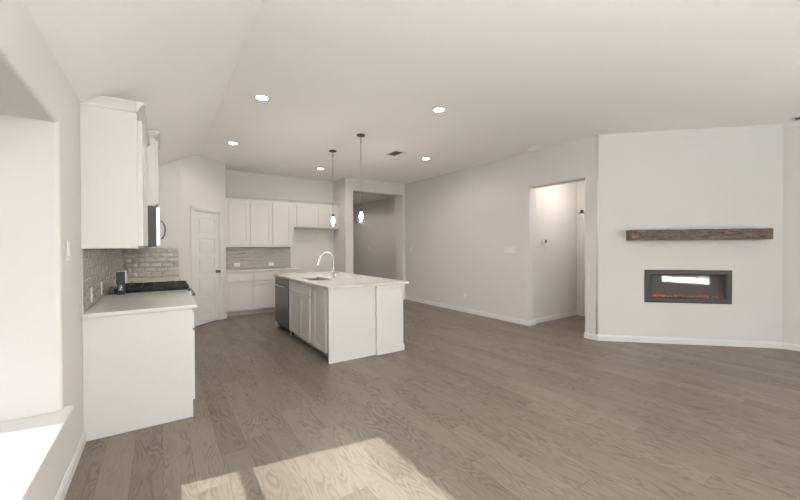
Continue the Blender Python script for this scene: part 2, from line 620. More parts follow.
# hall beyond the opening
struct('wall_hall_left', MB().box(XR + 0.17, HX + 0.1, HY, HY + 0.1, 0, HZ + 0.05), 'wall', 'hall wall seen through the opening')
struct('wall_hall_near', MB().box(XR + 0.172, HX + 0.1, 2.80, 2.83, 0, HZ), 'wall')
panel('wall_hall_end', (HX, 0, 0), R(-90), -HY, -2.84, 0, HZ, 0.1, [(-3.80, -3.02, -0.01, 2.06)], 'wall', 'end wall of the hall')
struct('ceiling_hall', MB().box(XR + 0.172, HX + 0.1, 2.80, HY, HZ, HZ + 0.08), 'ceil')


def baseboard(name, p, q, h=0.088, t=0.014, gap=0.001):
    """moulded board from p to q, the room on its left-hand side seen from p towards q"""
    p, q = Vector((*p, 0)), Vector((*q, 0))
    d = q - p
    ln = d.length
    mb = MB()
    mb.prism([(0, 0.0005), (-t, 0.0005), (-t, h * 0.72), (-t * 0.72, h * 0.76), (-t * 0.6, h * 0.9), (-t * 0.3, h), (0, h)], 0, 0, ln)
    o = struct(name, mb, 'white')
    ang = math.atan2(d.y, d.x)
    n = Vector((math.sin(ang), -math.cos(ang), 0))
    return place(o, p + n * gap, ang)


# local -y of each board must point into the room
baseboard('baseboard_left', (XL, -1.6), (XL, 3.385))
baseboard('baseboard_hall_side', (XR, YE), (XR, 3.885))
baseboard('baseboard_hall_jamb', (XR - 0.014, 3.885), (XR + 0.17, 3.885))
baseboard('baseboard_hall_pier', (XR, 2.90), (XR, 2.71))
baseboard('baseboard_fireplace', (XR, 2.71), (XR2, 1.065))
baseboard('baseboard_right', (XR2, 1.065), (XR2, YREAR))
baseboard('baseboard_entry', (5.296, YE), (XR, YE))
baseboard('baseboard_entry_pier', (3.65, YE), (3.86, YE))
baseboard('baseboard_alcove', (2.56, YB), (3.65, YB))
baseboard('baseboard_stub', (3.65, YB), (3.65, YE))
baseboard('baseboard_pantry', (0.298 + 0.99 / 2 ** .5, 6.96 + 0.99 / 2 ** .5), (1.065, 7.725))
baseboard('baseboard_pantry_left', (0.298, 6.96), (0.298 + 0.175 / 2 ** .5, 6.96 + 0.175 / 2 ** .5))
baseboard('baseboard_hall_left', (XR + 0.172, HY), (HX, HY))
baseboard('baseboard_hall_end', (HX, HY), (HX, 3.885))
baseboard('baseboard_entry_right', (6.4, 12.0), (6.4, 8.04))


# ------------------------------------------------------------------ doors
def panel_door(name, loc, rot, x0, x1, zt, label, knob_right=True):
    """five-panel door in a hole of the wall, with casing; local x along the wall, -y to the room"""
    t = MB()
    cw = 0.072
    for a, b, c, d in ((x0 - cw, x0 + 0.004, 0.001, zt + cw), (x1 - 0.004, x1 + cw, 0.001, zt + cw), (x0 - cw, x1 + cw, zt, zt + cw)):
        t.box(a, b, -0.018, -0.0005, c, d, 0.004)
    t.box(x0, x0 + 0.018, 0.0, 0.11, 0.001, zt)
    t.box(x1 - 0.018, x1, 0.0, 0.11, 0.001, zt)
    t.box(x0, x1, 0.0, 0.11, zt - 0.018, zt)
    fr = place(struct(name, t, 'white', label), loc, rot)
    s = MB()
    a, b, z0, z1 = x0 + 0.021, x1 - 0.021, 0.012, zt - 0.021
    s.box(a, b, 0.022, 0.05, z0, z1)
    st = 0.105
    rails = [z0, z0 + 0.17]
    n = 5
    ph = (z1 - z0 - 0.17 - 0.11 - (n - 1) * 0.085) / n
    s.box(a, a + st, 0.010, 0.03, z0, z1, 0.003)
    s.box(b - st, b, 0.010, 0.03, z0, z1, 0.003)
    zz = z0
    hs = [0.17] + [0.085] * (n - 1) + [0.11]
    for i, h in enumerate(hs):
        s.box(a + st - 0.002, b - st + 0.002, 0.0102, 0.03, zz, zz + h, 0.003)
        if i < n:
            s.box(a + st + 0.022, b - st - 0.022, 0.0125, 0.03, zz + h + 0.022, zz + h + ph - 0.022, 0.008)
        zz += h + ph
    sl = struct('door_slab', s, 'door', parent=fr)
    kx = b - 0.055 if knob_right else a + 0.055
    k = MB()
    k.lathe([(0.032, 0.0095), (0.032, 0.002), (0.012, -0.002), (0.011, -0.03), (0.026, -0.036), (0.030, -0.05), (0.024, -0.062), (0.0, -0.066)],
            (kx, 0, 0.945), 'y')
    struct('door_knob', k, 'nickel', 'dark metal round knob', parent=sl)
    hx = a - 0.002 if knob_right else b + 0.002
    for z in (0.25, 1.05, 1.86):
        struct('hinge', MB().lathe([(0.007, z - 0.045), (0.007, z + 0.045)], (hx, 0.004, 0), 'z', 10), 'steel', parent=sl)
    return fr


panel_door('door_1', (0.298, 6.96, 0), R(45), PD0, PD1, 2.06, 'white five-panel pantry door with dark round knob')
panel_door('door_2', (HX, 0, 0), R(-90), -3.80, -3.02, 2.06, 'white cased door at the end of the hall', knob_right=False)


# ------------------------------------------------------------------ cabinetry
def shaker(mb, x0, x1, z0, z1, y, st=0.058, th=0.02):
    """door front, its face at local y, solid towards +y"""
    b = 0.0022
    mb.box(x0, x0 + st, y, y + th, z0, z1, b)
    mb.box(x1 - st, x1, y, y + th, z0, z1, b)
    mb.box(x0 + st - 0.001, x1 - st + 0.001, y + 0.0002, y + th, z0, z0 + st, b)
    mb.box(x0 + st - 0.001, x1 - st + 0.001, y + 0.0002, y + th, z1 - st, z1, b)
    i = 0.010
    mb.box(x0 + st - 0.002, x1 - st + 0.002, y + 0.0065, y + th - 0.001, z0 + st - 0.002, z1 - st + 0.002)
    mb.box(x0 + st + i, x1 - st - i, y + 0.0095, y + th - 0.001, z0 + st + i, z1 - st - i)
    return mb


def cabinet(name, label, loc, rot, w, d, z0, z1, doors=(), drawers=(), toe=0.0, group=None, clipf=None, front_th=0.02, side_to_floor=False,
            open_top=0.0):
    """local frame: x along the width, front of carcass at y = 0, back at y = d"""
    t = thing(name, label, 'cabinet', loc, rot, group)
    zb = z0 + toe
    mb = MB()
    mb.box(0.0005, w - 0.0005, 0, d, zb, z1 - open_top, 0.001)
    if open_top:
        zo = z1 - open_top + 0.0004
        mb.box(0.0005, 0.02, 0.0204, d - 0.0204, zo, z1)
        mb.box(w - 0.02, w - 0.0005, 0.0204, d - 0.0204, zo, z1)
        mb.box(0.0005, w - 0.0005, 0, 0.02, zo, z1)
        mb.box(0.0005, w - 0.0005, d - 0.02, d, zo, z1)
    if clipf:
        mb.clip(*clipf)
    mb.build('carcass', 'cab', t)
    if toe:
        mb = MB().box(0.0005, w - 0.0005, 0.075, d, 0.001, zb - 0.0005)
        mb.build('toe_kick', 'toe', t)
    for a, b, c, e in doors:
        m2 = shaker(MB(), a, b, c, e, -front_th, th=front_th - 0.0003)
        if clipf:
            m2.clip(*clipf)
        m2.build('door', 'cab', t)
    for a, b, c, e in drawers:
        MB().box(a, b, -front_th, -0.0005, c, e, 0.003).build('drawer_front', 'cab', t)
    return t


CT, CB = 0.932, 0.902      # counter top and underside
# --- back wall units -------------------------------------------------
GB = 'base cabinets on the kitchen back wall'
YF = 7.82
cabinet('base_cabinet', 'white base cabinet under back counter beside the pantry wall', (1.067, YF, 0), 0, 0.513, YB - YF - 0.002, 0, CB - 0.001,
        [(0.043, 0.494, 0.115, 0.68)], [(0.043, 0.494, 0.70, 0.865)], toe=0.10, group=GB)
cabinet('base_cabinet', 'white base cabinet under back counter, next to the refrigerator gap, behind the dishwasher', (1.580, YF, 0), 0, 0.96, YB - YF - 0.002, 0, CB - 0.001,
        [(0.020, 0.455, 0.115, 0.68), (0.485, 0.92, 0.115, 0.68)], [(0.020, 0.455, 0.70, 0.865), (0.485, 0.92, 0.70, 0.865)], toe=0.10, group=GB)
tag(MB().box(1.067, 2.56, 7.775, YB - 0.002, CB, CT, 0.003).build('countertop', 'quartz'),
    'white quartz counter along the kitchen back wall', 'countertop')
GU = 'wall cabinets on the kitchen back wall'
UF, UZ0, UZ1 = 8.08, 1.408, 2.41
cabinet('wall_cabinet', 'tall single-door white wall cabinet nearest the pantry', (1.067, UF, 0), 0, 0.511, YB - UF - 0.002, UZ0, UZ1,
        [(0.10, 0.498, 1.44, 2.375)], group=GU)
cabinet('wall_cabinet', 'tall two-door white wall cabinet in the middle of the back wall', (1.578, UF, 0), 0, 0.95, YB - UF - 0.002, UZ0, UZ1,
        [(0.015, 0.452, 1.44, 2.375), (0.483, 0.883, 1.44, 2.375)], group=GU)
cabinet('wall_cabinet', 'short two-door white cabinet above the empty refrigerator alcove', (2.528, UF, 0), 0, 1.12, YB - UF - 0.002, 1.857, UZ1,
        [(0.069, 0.536, 1.89, 2.375), (0.586, 1.01, 1.89, 2.375)], group=GU)


def crown_profile(h, p):
    return [(0.004, 0), (-0.008, 0), (-0.008, h * 0.22), (-p * 0.45, h * 0.5), (-p * 0.8, h * 0.78), (-p, h * 0.80), (-p, h), (0.004, h)]


mb = MB()
mb.prism([(y + UF - 0.001, z + UZ1 + 0.001) for y, z in crown_profile(0.085, 0.07)], 0, 1.067, 3.648)
tag(mb.build('crown_moulding', 'cab'), 'white crown moulding along the top of the back wall cabinets', 'moulding')


# --- backsplashes of real glazed tiles ------------------------------
def tiles(name, label, loc, rot, length, z0, z1):
    t = thing(name, label, 'backsplash', loc, rot)
    MB().box(0, length, -0.004, -0.0005, z0, z1).build('grout', 'grout', t)
    mb = MB()
    rows = 6
    th = (z1 - z0) / rows
    tw = th * 2
    rr = random.Random(len(label))
    for r in range(rows):
        x = -tw / 2 if r % 2 else 0
        while x < length - 0.004:
            a, b = max(x, 0) + 0.0014, min(x + tw, length) - 0.0014
            if b - a > 0.012:
                c, d = z0 + r * th + 0.0014, z0 + (r + 1) * th - 0.0014
                bm = bmesh.new()
                nx, nz = 4, 3
                tx, tz = rr.uniform(-.005, .005), rr.uniform(-.0045, .0045)
                g = []
                for i in range(nx + 1):
                    col = []
                    for j in range(nz + 1):
                        fu, fz = i / nx, j / nz
                        edge = (i in (0, nx)) or (j in (0, nz))
                        y = -0.0065 if edge else -0.0088 - rr.uniform(0, .0007)
                        y += (fu - .5) * tx + (fz - .5) * tz
                        fu2 = (0.0, 0.06, 0.5, 0.94, 1.0)[i]
                        fz2 = (0.0, 0.14, 0.86, 1.0)[j]
                        col.append(bm.verts.new((a + (b - a) * fu2, y, c + (d - c) * fz2)))
                    g.append(col)
                for i in range(nx):
                    for j in range(nz):
                        f = bm.faces.new((g[i][j], g[i + 1][j], g[i + 1][j + 1], g[i][j + 1]))
                        f.smooth = True
                ring = [g[i][0] for i in range(nx + 1)] + [g[nx][j] for j in range(1, nz + 1)] + [g[i][nz] for i in range(nx - 1, -1, -1)] + [g[0][j] for j in range(nz - 1, 0, -1)]
                back = [bm.verts.new((v.co.x, -0.003, v.co.z)) for v in ring]
                for i in range(len(ring)):
                    k = (i + 1) % len(ring)
                    bm.faces.new((ring[k], ring[i], back[i], back[k]))
                bm.faces.new(back)
                mb.merge(bm)
            x += tw
    mb.build('tile_field', 'tile', t)
    return t


tiles('backsplash', 'glossy grey tile backsplash on the kitchen back wall', (1.067, YB, 0), 0, 1.475, CT + 0.001, 1.407)
tiles('backsplash', 'glossy grey tile backsplash on the left wall behind the range', (XL, 3.39, 0), R(90), YEND - 3.39 - 0.012, CT + 0.001, 1.399)
tiles('backsplash', 'glossy grey tile backsplash on the short end wall past the range', (XL + 0.012, YEND, 0), 0, 0.249 - XL - 0.012, CT + 0.001, 1.399)

# --- left run ---------------------------------------------------------
XF = 0.208
Dp = XF - XL - 0.002
GL = 'base cabinets along the left wall'
RY0, RY1 = 4.668, 5.426
cabinet('base_cabinet', 'white base cabinet whose plain side panel faces the room, left of the range', (XF, 3.41, 0), R(90), 0.63, Dp, 0, CB - 0.001,
        [(0.0, 0.60, 0.135, 0.715)], [(0.0, 0.60, 0.735, 0.88)], toe=0.13, group=GL)
cabinet('base_cabinet', 'white base cabinet on the left wall against the near side of the range', (XF, 4.042, 0), R(90), 0.622, Dp, 0, CB - 0.001,
        [(0.02, 0.60, 0.135, 0.715)], [(0.02, 0.60, 0.735, 0.88)], toe=0.13, group=GL)
cabinet('base_cabinet', 'white base cabinet on the left wall between the range and the end wall', (XF, RY1 + 0.004, 0), R(90), YEND - RY1 - 0.008, Dp, 0, CB - 0.001,
        [(0.02, 0.72, 0.135, 0.715), (0.76, 1.48, 0.135, 0.715)], [(0.02, 0.72, 0.735, 0.88), (0.76, 1.48, 0.735, 0.88)], toe=0.13, group=GL)
mb = MB().box(XL + 0.001, XF + 0.004, 3.388, 3.409, 0.001, CB - 0.001, 0.001)
tag(mb.build('end_panel', 'cab'), 'plain white end panel closing the left cabinet run', 'panel')
tag(MB().box(XL + 0.0008, 0.245, 3.365, RY0 - 0.006, CB, CT, 0.004).build('countertop', 'quartz'),
    'white quartz counter on the left wall, nearest the camera', 'countertop')
tag(MB().box(XL + 0.0008, 0.245, RY1 + 0.004, YEND - 0.001, CB, CT, 0.004).build('countertop', 'quartz'),
    'white quartz counter between the range and the short end wall', 'countertop')

GW = 'wall cabinets along the left wall'
UX = -0.143
UD = UX - XL - 0.001


def slope_clip(xf):
    # plane under the sloped ceiling, in the local frame of a cabinet facing +X (world x = xf - local y)
    z_at_front = ZWL + SL * (xf - XL) - 0.004
    n = Vector((0, SL, 1)).normalized()
    return (Vector((0, 0, z_at_front)), n)


cabinet('wall_cabinet', 'white wall cabinet above the left counter, its side panel facing the room', (UX, 3.39, 0), R(90), 0.64, UD, 1.402, 2.44,
        [(0.012, 0.625, 1.42, 2.39)], group=GW, clipf=slope_clip(UX), front_th=0.03)
cabinet('wall_cabinet', 'white wall cabinet above the left counter beside the microwave', (UX, 4.03, 0), R(90), RY0 - 0.004 - 4.03, UD, 1.402, 2.44,
        [(0.012, 0.620, 1.42, 2.39)], group=GW, clipf=slope_clip(UX), front_th=0.03)
UX2 = -0.04
cabinet('wall_cabinet', 'taller deeper white cabinet above the microwave', (UX2, RY0 - 0.003, 0), R(90), RY1 - RY0 + 0.006, UX2 - XL - 0.001, 1.86, 2.60,
        [(0.015, 0.37, 1.88, 2.57), (0.40, 0.75, 1.88, 2.57)], group=GW, clipf=slope_clip(UX2))
cabinet('wall_cabinet', 'white wall cabinet beyond the microwave against the end wall', (UX, RY1 + 0.005, 0), R(90), YEND - RY1 - 0.018, UD, 1.402, 2.44,
        [(0.02, 0.73, 1.42, 2.39), (0.76, 1.48, 1.42, 2.39)], group=GW, clipf=slope_clip(UX))


def crown_left(label, xf, y0, y1, z, h, p):
    """crown on a unit facing +X with a return on its near end"""
    mb = MB()
    mb.prism([(xf + 0.001 - a, z + 0.001 + b) for a, b in crown_profile(h, p)], 1, y0 - p, y1)
    # near return: profile extruded along X
    mb.prism([(y0 - 0.001 + a, z + 0.001 + b) for a, b in crown_profile(h, p)], 0, XL + 0.001, xf)
    mb.clip(Vector((XL, 0, ZWL - 0.004)), Vector((-SL, 0, 1)).normalized())
    tag(mb.build('crown_moulding', 'cab'), label, 'moulding')


crown_left('white crown moulding on top of the left wall cabinets nearest the camera', UX, 3.39, RY0 - 0.005, 2.44, 0.075, 0.05)
crown_left('small white crown moulding on the taller cabinet above the microwave', UX2, RY0 - 0.003, RY1, 2.60, 0.06, 0.04)


# --- gas range ---------------------------------------------------------
def build_range():
    t = thing('gas_range', 'stainless gas range with black cooktop and cast iron grates', 'stove', (0.245, RY0, 0), R(90))
    W = RY1 - RY0
    D = 0.245 - XL - 0.016
    MB().box(0.002, W - 0.002, 0, D, 0.09, 0.905, 0.003).build('body', 'steel', t)
    MB().box(0.03, W - 0.03, 0.06, D, 0.001, 0.09).build('base', 'black', t)
    MB().box(0.004, W - 0.004, -0.03, D, 0.906, 0.938, 0.004).build('cooktop', 'black', t)
    d = MB().box(0.01, W - 0.01, -0.032, -0.001, 0.27, 0.80, 0.006).build('oven_door', 'steel', t)
    MB().box(0.10, W - 0.10, -0.035, -0.0325, 0.36, 0.66, 0.001).build('oven_window', 'black', d)
    h = MB().tube([(0.06, -0.033, 0.745), (0.06, -0.075, 0.745), (W / 2, -0.085, 0.745), (W - 0.06, -0.075, 0.745), (W - 0.06, -0.033, 0.745)], 0.011)
    h.build('handle', 'steel', d)
    MB().box(0.01, W - 0.01, -0.03, -0.001, 0.10, 0.255, 0.005).build('warming_drawer', 'steel', t)
    MB().prism([(-0.001, 0.815), (-0.045, 0.815), (-0.038, 0.904), (-0.001, 0.904)], 0, 0.004, W - 0.004).build('control_panel', 'steel', t)
    for i in range(5):
        x = 0.09 + i * (W - 0.18) / 4
        k = MB().lathe([(0.021, -0.0405), (0.021, -0.052), (0.017, -0.056), (0.017, -0.082), (0.0, -0.084)], (x, 0, 0.862), 'y', 18)
        k.build('knob', 'nickel', t)
    for x, y in ((0.16, 0.14), (0.16, 0.45), (W - 0.16, 0.14), (W - 0.16, 0.45), (W / 2, 0.30)):
        k = MB().lathe([(0.055, 0.9385), (0.055, 0.944), (0.038, 0.946), (0.038, 0.955), (0.030, 0.960), (0.0, 0.960)], (x, y, 0), 'z', 20)
        k.build('burner', 'iron', t)
    for g in range(3):
        a = 0.016 + g * (W - 0.032) / 3
        b = a + (W - 0.032) / 3 - 0.006
        k = MB()
        z0, z1 = 0.957, 0.974
        y0, y1 = -0.018, D - 0.05
        for yy in (y0, y1 - 0.012):
            k.box(a, b, yy, yy + 0.012, z0, z1, 0.002)
        for xx in (a, b - 0.012):
            k.box(xx, xx + 0.012, y0, y1, z0, z1, 0.002)
        cx = (a + b) / 2
        k.box(cx - 0.006, cx + 0.006, y0, y1, z0 + 0.003, z1 + 0.001, 0.002)
        for f in (0.17, 0.34, 0.5, 0.66, 0.83):
            yy = y0 + (y1 - y0) * f
            k.box(a, b, yy - 0.005, yy + 0.005, z0 + 0.003, z1 + 0.001, 0.002)
        for xx in (a + 0.006, b - 0.006):
            for yy in (y0 + 0.01, (y0 + y1) / 2, y1 - 0.01):
                k.box(xx - 0.006, xx + 0.006, yy - 0.006, yy + 0.006, 0.9385, z0 + 0.001)
        k.build('grate', 'iron', t)


build_range()


def build_microwave():
    t = thing('microwave', 'over-the-range microwave with dark side and pale front', 'microwave', (-0.044, RY0, 0), R(90))
    W = RY1 - RY0 - 0.004
    D = -0.044 - XL - 0.003
    MB().box(0.002, W, 0, D, 1.42, 1.856, 0.003).build('body', 'dgrey', t)
    d = MB().box(0.002, W * 0.76, -0.042, -0.0008, 1.424, 1.85, 0.005).build('door', 'steel', t)
    MB().box(0.07, W * 0.70, -0.0435, -0.0422, 1.50, 1.77).build('door_window', 'black', d)
    hp = [(0.045, -0.041, 1.70), (0.045, -0.062, 1.69), (0.045, -0.082, 1.645), (0.045, -0.086, 1.60), (0.045, -0.082, 1.555), (0.045, -0.062, 1.51), (0.045, -0.041, 1.50)]
    MB().tube(hp, 0.008).build('handle', 'nickel', d)
    MB().box(W * 0.765, W - 0.001, -0.042, -0.0008, 1.424, 1.85, 0.004).build('control_panel', 'black', t)
    MB().box(0.05, W - 0.05, 0.04, 0.26, 1.412, 1.4195).build('vent_grille', 'dark', t)


build_microwave()


def build_coffee():
    t = thing('coffee_maker', 'small dark countertop appliance with white back standing beside the cooktop', 'appliance', (-0.335, 4.58, CT + 0.001), R(0))
    MB().box(-0.038, 0.030, -0.05, 0.03, 0.0, 0.018, 0.004).build('base', 'dgrey', t)
    MB().box(-0.038, 0.029, -0.055, 0.01, 0.105, 0.228, 0.004).build('front', 'dgrey', t)
    mb = MB()
    mb.prism([(-0.040, 0.115), (0.040, 0.115), (0.044, 0.15), (0.036, 0.236), (-0.040, 0.236)], 1, 0.0105, 0.045, 0.003)
    MB().box(-0.034, 0.030, 0.012, 0.029, 0.0185, 0.1145, 0.002).build('post', 'dgrey', t)
    mb.build('back_shell', 'white', t, 'white back shell')
    MB().lathe([(0.026, 0.0185), (0.030, 0.05), (0.028, 0.09), (0.018, 0.115), (0.018, 0.12)], (-0.004, -0.018, 0), 'z', 20).build('jug', 'shade', t)
    MB().tube([(0.04, 0.02, 0.05), (0.058, 0.02, 0.072), (0.075, 0.02, 0.10), (0.088, 0.02, 0.118)], 0.005).build('lever', 'dgrey', t)


build_coffee()

# --- island ------------------------------------------------------------
IX, IY0 = 1.66, 3.975
IFX = IX + 0.02
GI = 'cabinets in the kitchen island'
ID = 2.30 - IFX - 0.03
# local frames face -X; local x runs towards -Y


def island_cab(label, y_hi, y_lo, doors, drawers, open_top=0.0):
    return cabinet('island_cabinet', label, (IFX, y_hi, 0), R(-90), y_hi - y_lo, ID, 0, CB - 0.001,
                   [(y_hi - b, y_hi - a, c, d) for a, b, c, d in doors], [(y_hi - b, y_hi - a, c, d) for a, b, c, d in drawers], toe=0.10, group=GI,
                   open_top=open_top)


island_cab('white sink cabinet in island with two doors, beside the dishwasher', 5.60, 4.60,
           [(5.085, 5.565, 0.105, 0.715), (4.655, 5.06, 0.105, 0.715)], [(4.655, 5.565, 0.735, 0.885)], open_top=0.3)
island_cab('white island cabinet with a single full-height door at the near end', 4.599, 4.0,
           [(4.09, 4.505, 0.105, 0.885)], [])
mb = MB().box(IX, 2.306, IY0, IY0 + 0.024, 0.001, CB - 0.001, 0.0015)
tag(mb.build('end_panel', 'cab'), 'plain white panel on the near end of the island, left of its column', 'panel')
mb = MB().box(IX, 2.269, 6.367, 6.390, 0.001, CB - 0.001, 0.0015)
tag(mb.build('end_panel', 'cab'), 'white panel on the far end of the island beyond the dishwasher', 'panel')
t = thing('island_panelling', 'white island back with a square corner column that has base and cap moulding', 'panel', (IX, IY0, 0))
MB().box(2.27 - IX, 2.296 - IX, 0.025, 2.39, 0.001, CB - 0.001, 0.001).build('back_panel', 'cab', t)
for nm, y0, y1 in (('column', -0.024, 0.15), ('column', 2.24, 2.40)):
    mb = MB()
    a, b = 2.307 - IX, 2.725 - IX
    mb.box(a, b, y0, y1, 0.001, CB - 0.001, 0.002)
    c = mb.build(nm, 'cab', t)
    MB().prism([(a - 0.0006, y0 - 0.012), (b + 0.012, y0 - 0.012), (b + 0.012, y1 + 0.012), (a - 0.0006, y1 + 0.012)], 2, 0.001, 0.085, 0.004).build('base_moulding', 'cab', c)
    MB().prism([(a - 0.0006, y0 - 0.010), (b + 0.010, y0 - 0.010), (b + 0.010, y1 + 0.010), (a - 0.0006, y1 + 0.010)], 2, 0.862, CB - 0.002, 0.003).build('cap_moulding', 'cab', c)

# island counter with a sink cut-out
SX0, SX1, SY0, SY1 = 1.775, 2.10, 4.83, 5.49
us = [1.64, SX0, SX1, 2.815]
vs = [3.938, SY0, SY1, 6.43]
bm = bmesh.new()
V = {}
for i, x in enumerate(us):
    for j, y in enumerate(vs):
        for k, z in enumerate((CB, CT)):
            V[i, j, k] = bm.verts.new((x, y, z))
for i in range(3):
    for j in range(3):
        if (i, j) == (1, 1):
            continue
        bm.faces.new([V[a, b, 1] for a, b in ((i, j), (i + 1, j), (i + 1, j + 1), (i, j + 1))])
        bm.faces.new([V[a, b, 0] for a, b in ((i, j), (i, j + 1), (i + 1, j + 1), (i + 1, j))])
for i in range(3):
    for j in (0, 3):
        bm.faces.new((V[i, j, 0], V[i + 1, j, 0], V[i + 1, j, 1], V[i, j, 1]))
        bm.faces.new((V[j, i, 0], V[j, i + 1, 0], V[j, i + 1, 1], V[j, i, 1]))
for p, q in (((1, 1), (2, 1)), ((2, 1), (2, 2)), ((2, 2), (1, 2)), ((1, 2), (1, 1))):
    bm.faces.new((V[(*p, 0)], V[(*q, 0)], V[(*q, 1)], V[(*p, 1)]))
bmesh.ops.recalc_face_normals(bm, faces=bm.faces[:])
es = [e for e in bm.edges if len(e.link_faces) == 2 and e.calc_face_angle(0) > 0.5]
bmesh.ops.bevel(bm, geom=es, offset=0.003, segments=2, affect='EDGES', profile=0.5)
mb = MB()
mb.merge(bm)
tag(mb.build('countertop', 'quartz'), 'white quartz island counter with a sink cut-out', 'countertop')

t = thing('kitchen_sink', 'stainless undermount sink in the island counter', 'sink', ((SX0 + SX1) / 2, (SY0 + SY1) / 2, CB))
mb = MB()
hx, hy = (SX1 - SX0) / 2 + 0.004, (SY1 - SY0) / 2 + 0.004
e = 0.004
zt, zb = -0.001, -0.20
mb.box(-hx, hx, -hy, hy, zb, zb + e)
mb.box(-hx, -hx + e, -hy, hy, zb, zt)
mb.box(hx - e, hx, -hy, hy, zb, zt)
mb.box(-hx, hx, -hy, -hy + e, zb, zt)
mb.box(-hx, hx, hy - e, hy, zb, zt)
mb.build('bowl', 'steel', t)
MB().lathe([(0.045, zb + e + 0.0005), (0.045, zb + e + 0.004), (0.0, zb + e + 0.004)], (0, 0, 0)).build('drain', 'chrome', t)

t = thing('kitchen_faucet', 'chrome gooseneck faucet with pull-down spray head on the island', 'faucet', (2.155, 4.985, CT + 0.0008))
MB().lathe([(0.030, 0), (0.030, 0.006), (0.024, 0.012), (0.021, 0.075), (0.014, 0.085), (0.013, 0.10)]).build('base', 'chrome', t)
pts = [(0, 0, 0.09)] + [(0, 0, z) for z in (0.15, 0.22, 0.29)]
cr_ = 0.105
for i in range(1, 16):
    a = math.pi * i / 16.5
    pts.append((-cr_ + cr_ * math.cos(a), 0, 0.29 + cr_ * math.sin(a)))
last = Vector(pts[-1])
dv = (Vector(pts[-1]) - Vector(pts[-2])).normalized()
pts += [tuple(last + dv * 0.03)]
MB().tube(pts, 0.0115).build('neck', 'chrome', t)
q = Vector(pts[-1])
MB().tube([q, q + dv * 0.03, q + dv * 0.075, q + dv * 0.095], [0.014, 0.019, 0.025, 0.023]).build('spray_head', 'chrome', t)
MB().tube([(0.018, 0, 0.05), (0.045, 0, 0.058), (0.085, 0, 0.085)], [0.008, 0.006, 0.005]).build('lever', 'chrome', t)

# --- dishwasher ----------------------------------------------------------
t = thing('dishwasher', 'dark stainless dishwasher built into the far end of the island', 'dishwasher', (IX - 0.005, 6.365, 0), R(-90))
Wd = 6.365 - 5.605
MB().box(0.004, Wd - 0.004, 0.045, 0.56, 0.10, CB - 0.004).build('tub', 'dgrey', t)
d = MB().box(0.004, Wd - 0.004, 0.0, 0.044, 0.115, 0.80, 0.004).build('door', 'dsteel', t)
MB().box(0.004, Wd - 0.004, 0.004, 0.044, 0.803, CB - 0.006, 0.004).build('control_panel', 'dsteel', t)
MB().tube([(0.10, 0.0, 0.765), (0.10, -0.028, 0.765), (0.16, -0.034, 0.765), (Wd - 0.16, -0.034, 0.765), (Wd - 0.10, -0.028, 0.765), (Wd - 0.10, 0.0, 0.765)], 0.010).build('handle', 'steel', d)
MB().box(0.01, Wd - 0.01, 0.07, 0.10, 0.012, 0.099).build('kick_plate', 'black', t)
for x in (0.025, Wd - 0.025):
    MB().lathe([(0.015, 0.0008), (0.015, 0.011), (0.008, 0.013), (0.008, 0.0995)], (x, 0.055, 0), 'z', 12).build('foot', 'plate', t)

# ------------------------------------------------------------------ fireplace
t = thing('electric_fireplace', 'linear electric fireplace with grey frame set into the diagonal wall', 'fireplace', (XR, 2.71, 0), R(-45))
W0, W1 = f0, f1
fw_ = 0.078
mb = MB()
prof = [(0, -0.0008), (0, -0.02), (0.018, -0.026), (fw_ - 0.02, -0.026), (fw_, -0.006), (fw_, -0.0008)]
# four mitred bars
bm = bmesh.new()
loops = []
for ins, y in prof:
    loops.append([bm.verts.new(p) for p in ((W0 + ins, y, FZ0 + ins), (W1 - ins, y, FZ0 + ins), (W1 - ins, y, FZ1 - ins), (W0 + ins, y, FZ1 - ins))])
for a in range(len(loops)):
    b = (a + 1) % len(loops)
    for k in range(4):
        bm.faces.new((loops[a][k], loops[a][(k + 1) % 4], loops[b][(k + 1) % 4], loops[b][k]))
mb.merge(bm)
mb.build('frame', 'fframe', t)
a, b, c, d_ = W0 + 0.034, W1 - 0.034, FZ0 + 0.034, FZ1 - 0.034
mb = MB()
mb.box(a, b, 0.095, 0.10, c, d_)
mb.box(a, a + 0.004, 0.001, 0.10, c, d_)
mb.box(b - 0.004, b, 0.001, 0.10, c, d_)
mb.box(a, b, 0.001, 0.10, c, c + 0.004)
mb.box(a, b, 0.001, 0.10, d_ - 0.004, d_)
mb.build('firebox', 'fbox', t)
MB().box(a + 0.005, b - 0.005, 0.002, 0.005, c + 0.03, d_ - 0.005).build('glass_panel', 'fireglass', t)
MB().box(a + 0.3, b - 0.36, -0.001, 0.0015, d_ - 0.062, d_ - 0.046).build('heater_slot', 'black', t)
mb = MB()
rr = random.Random(5)
for i in range(420):
    x = rr.uniform(a + 0.015, b - 0.015)
    y = rr.uniform(0.012, 0.085)
    s = rr.uniform(0.005, 0.014)
    lx = 0.5 + 0.5 * math.sin(x * 23 + 1.0)
    mb.mi = 1 if rr.random() < 0.35 * lx + 0.1 else (2 if rr.random() < 0.35 else 0)
    z = c + 0.045 + rr.uniform(0, 0.022) * (0.4 + lx)
    bmx = bmesh.new()
    bmesh.ops.create_icosphere(bmx, subdivisions=1, radius=s, matrix=Matrix.Translation((x, y, z)) @ Matrix.Rotation(rr.uniform(0, 3), 4, 'X') @ Matrix.Diagonal((1, rr.uniform(.6, 1), rr.uniform(.5, 1), 1)))
    mb.merge(bmx)
mb.build('ember_bed', ['crystal', 'ember', 'dgrey'], t, 'bed of clear crystals and glowing red embers', 'stuff')
MB().box(a + 0.006, b - 0.006, 0.008, 0.093, c + 0.006, c + 0.040).build('ember_tray', 'dgrey', t)

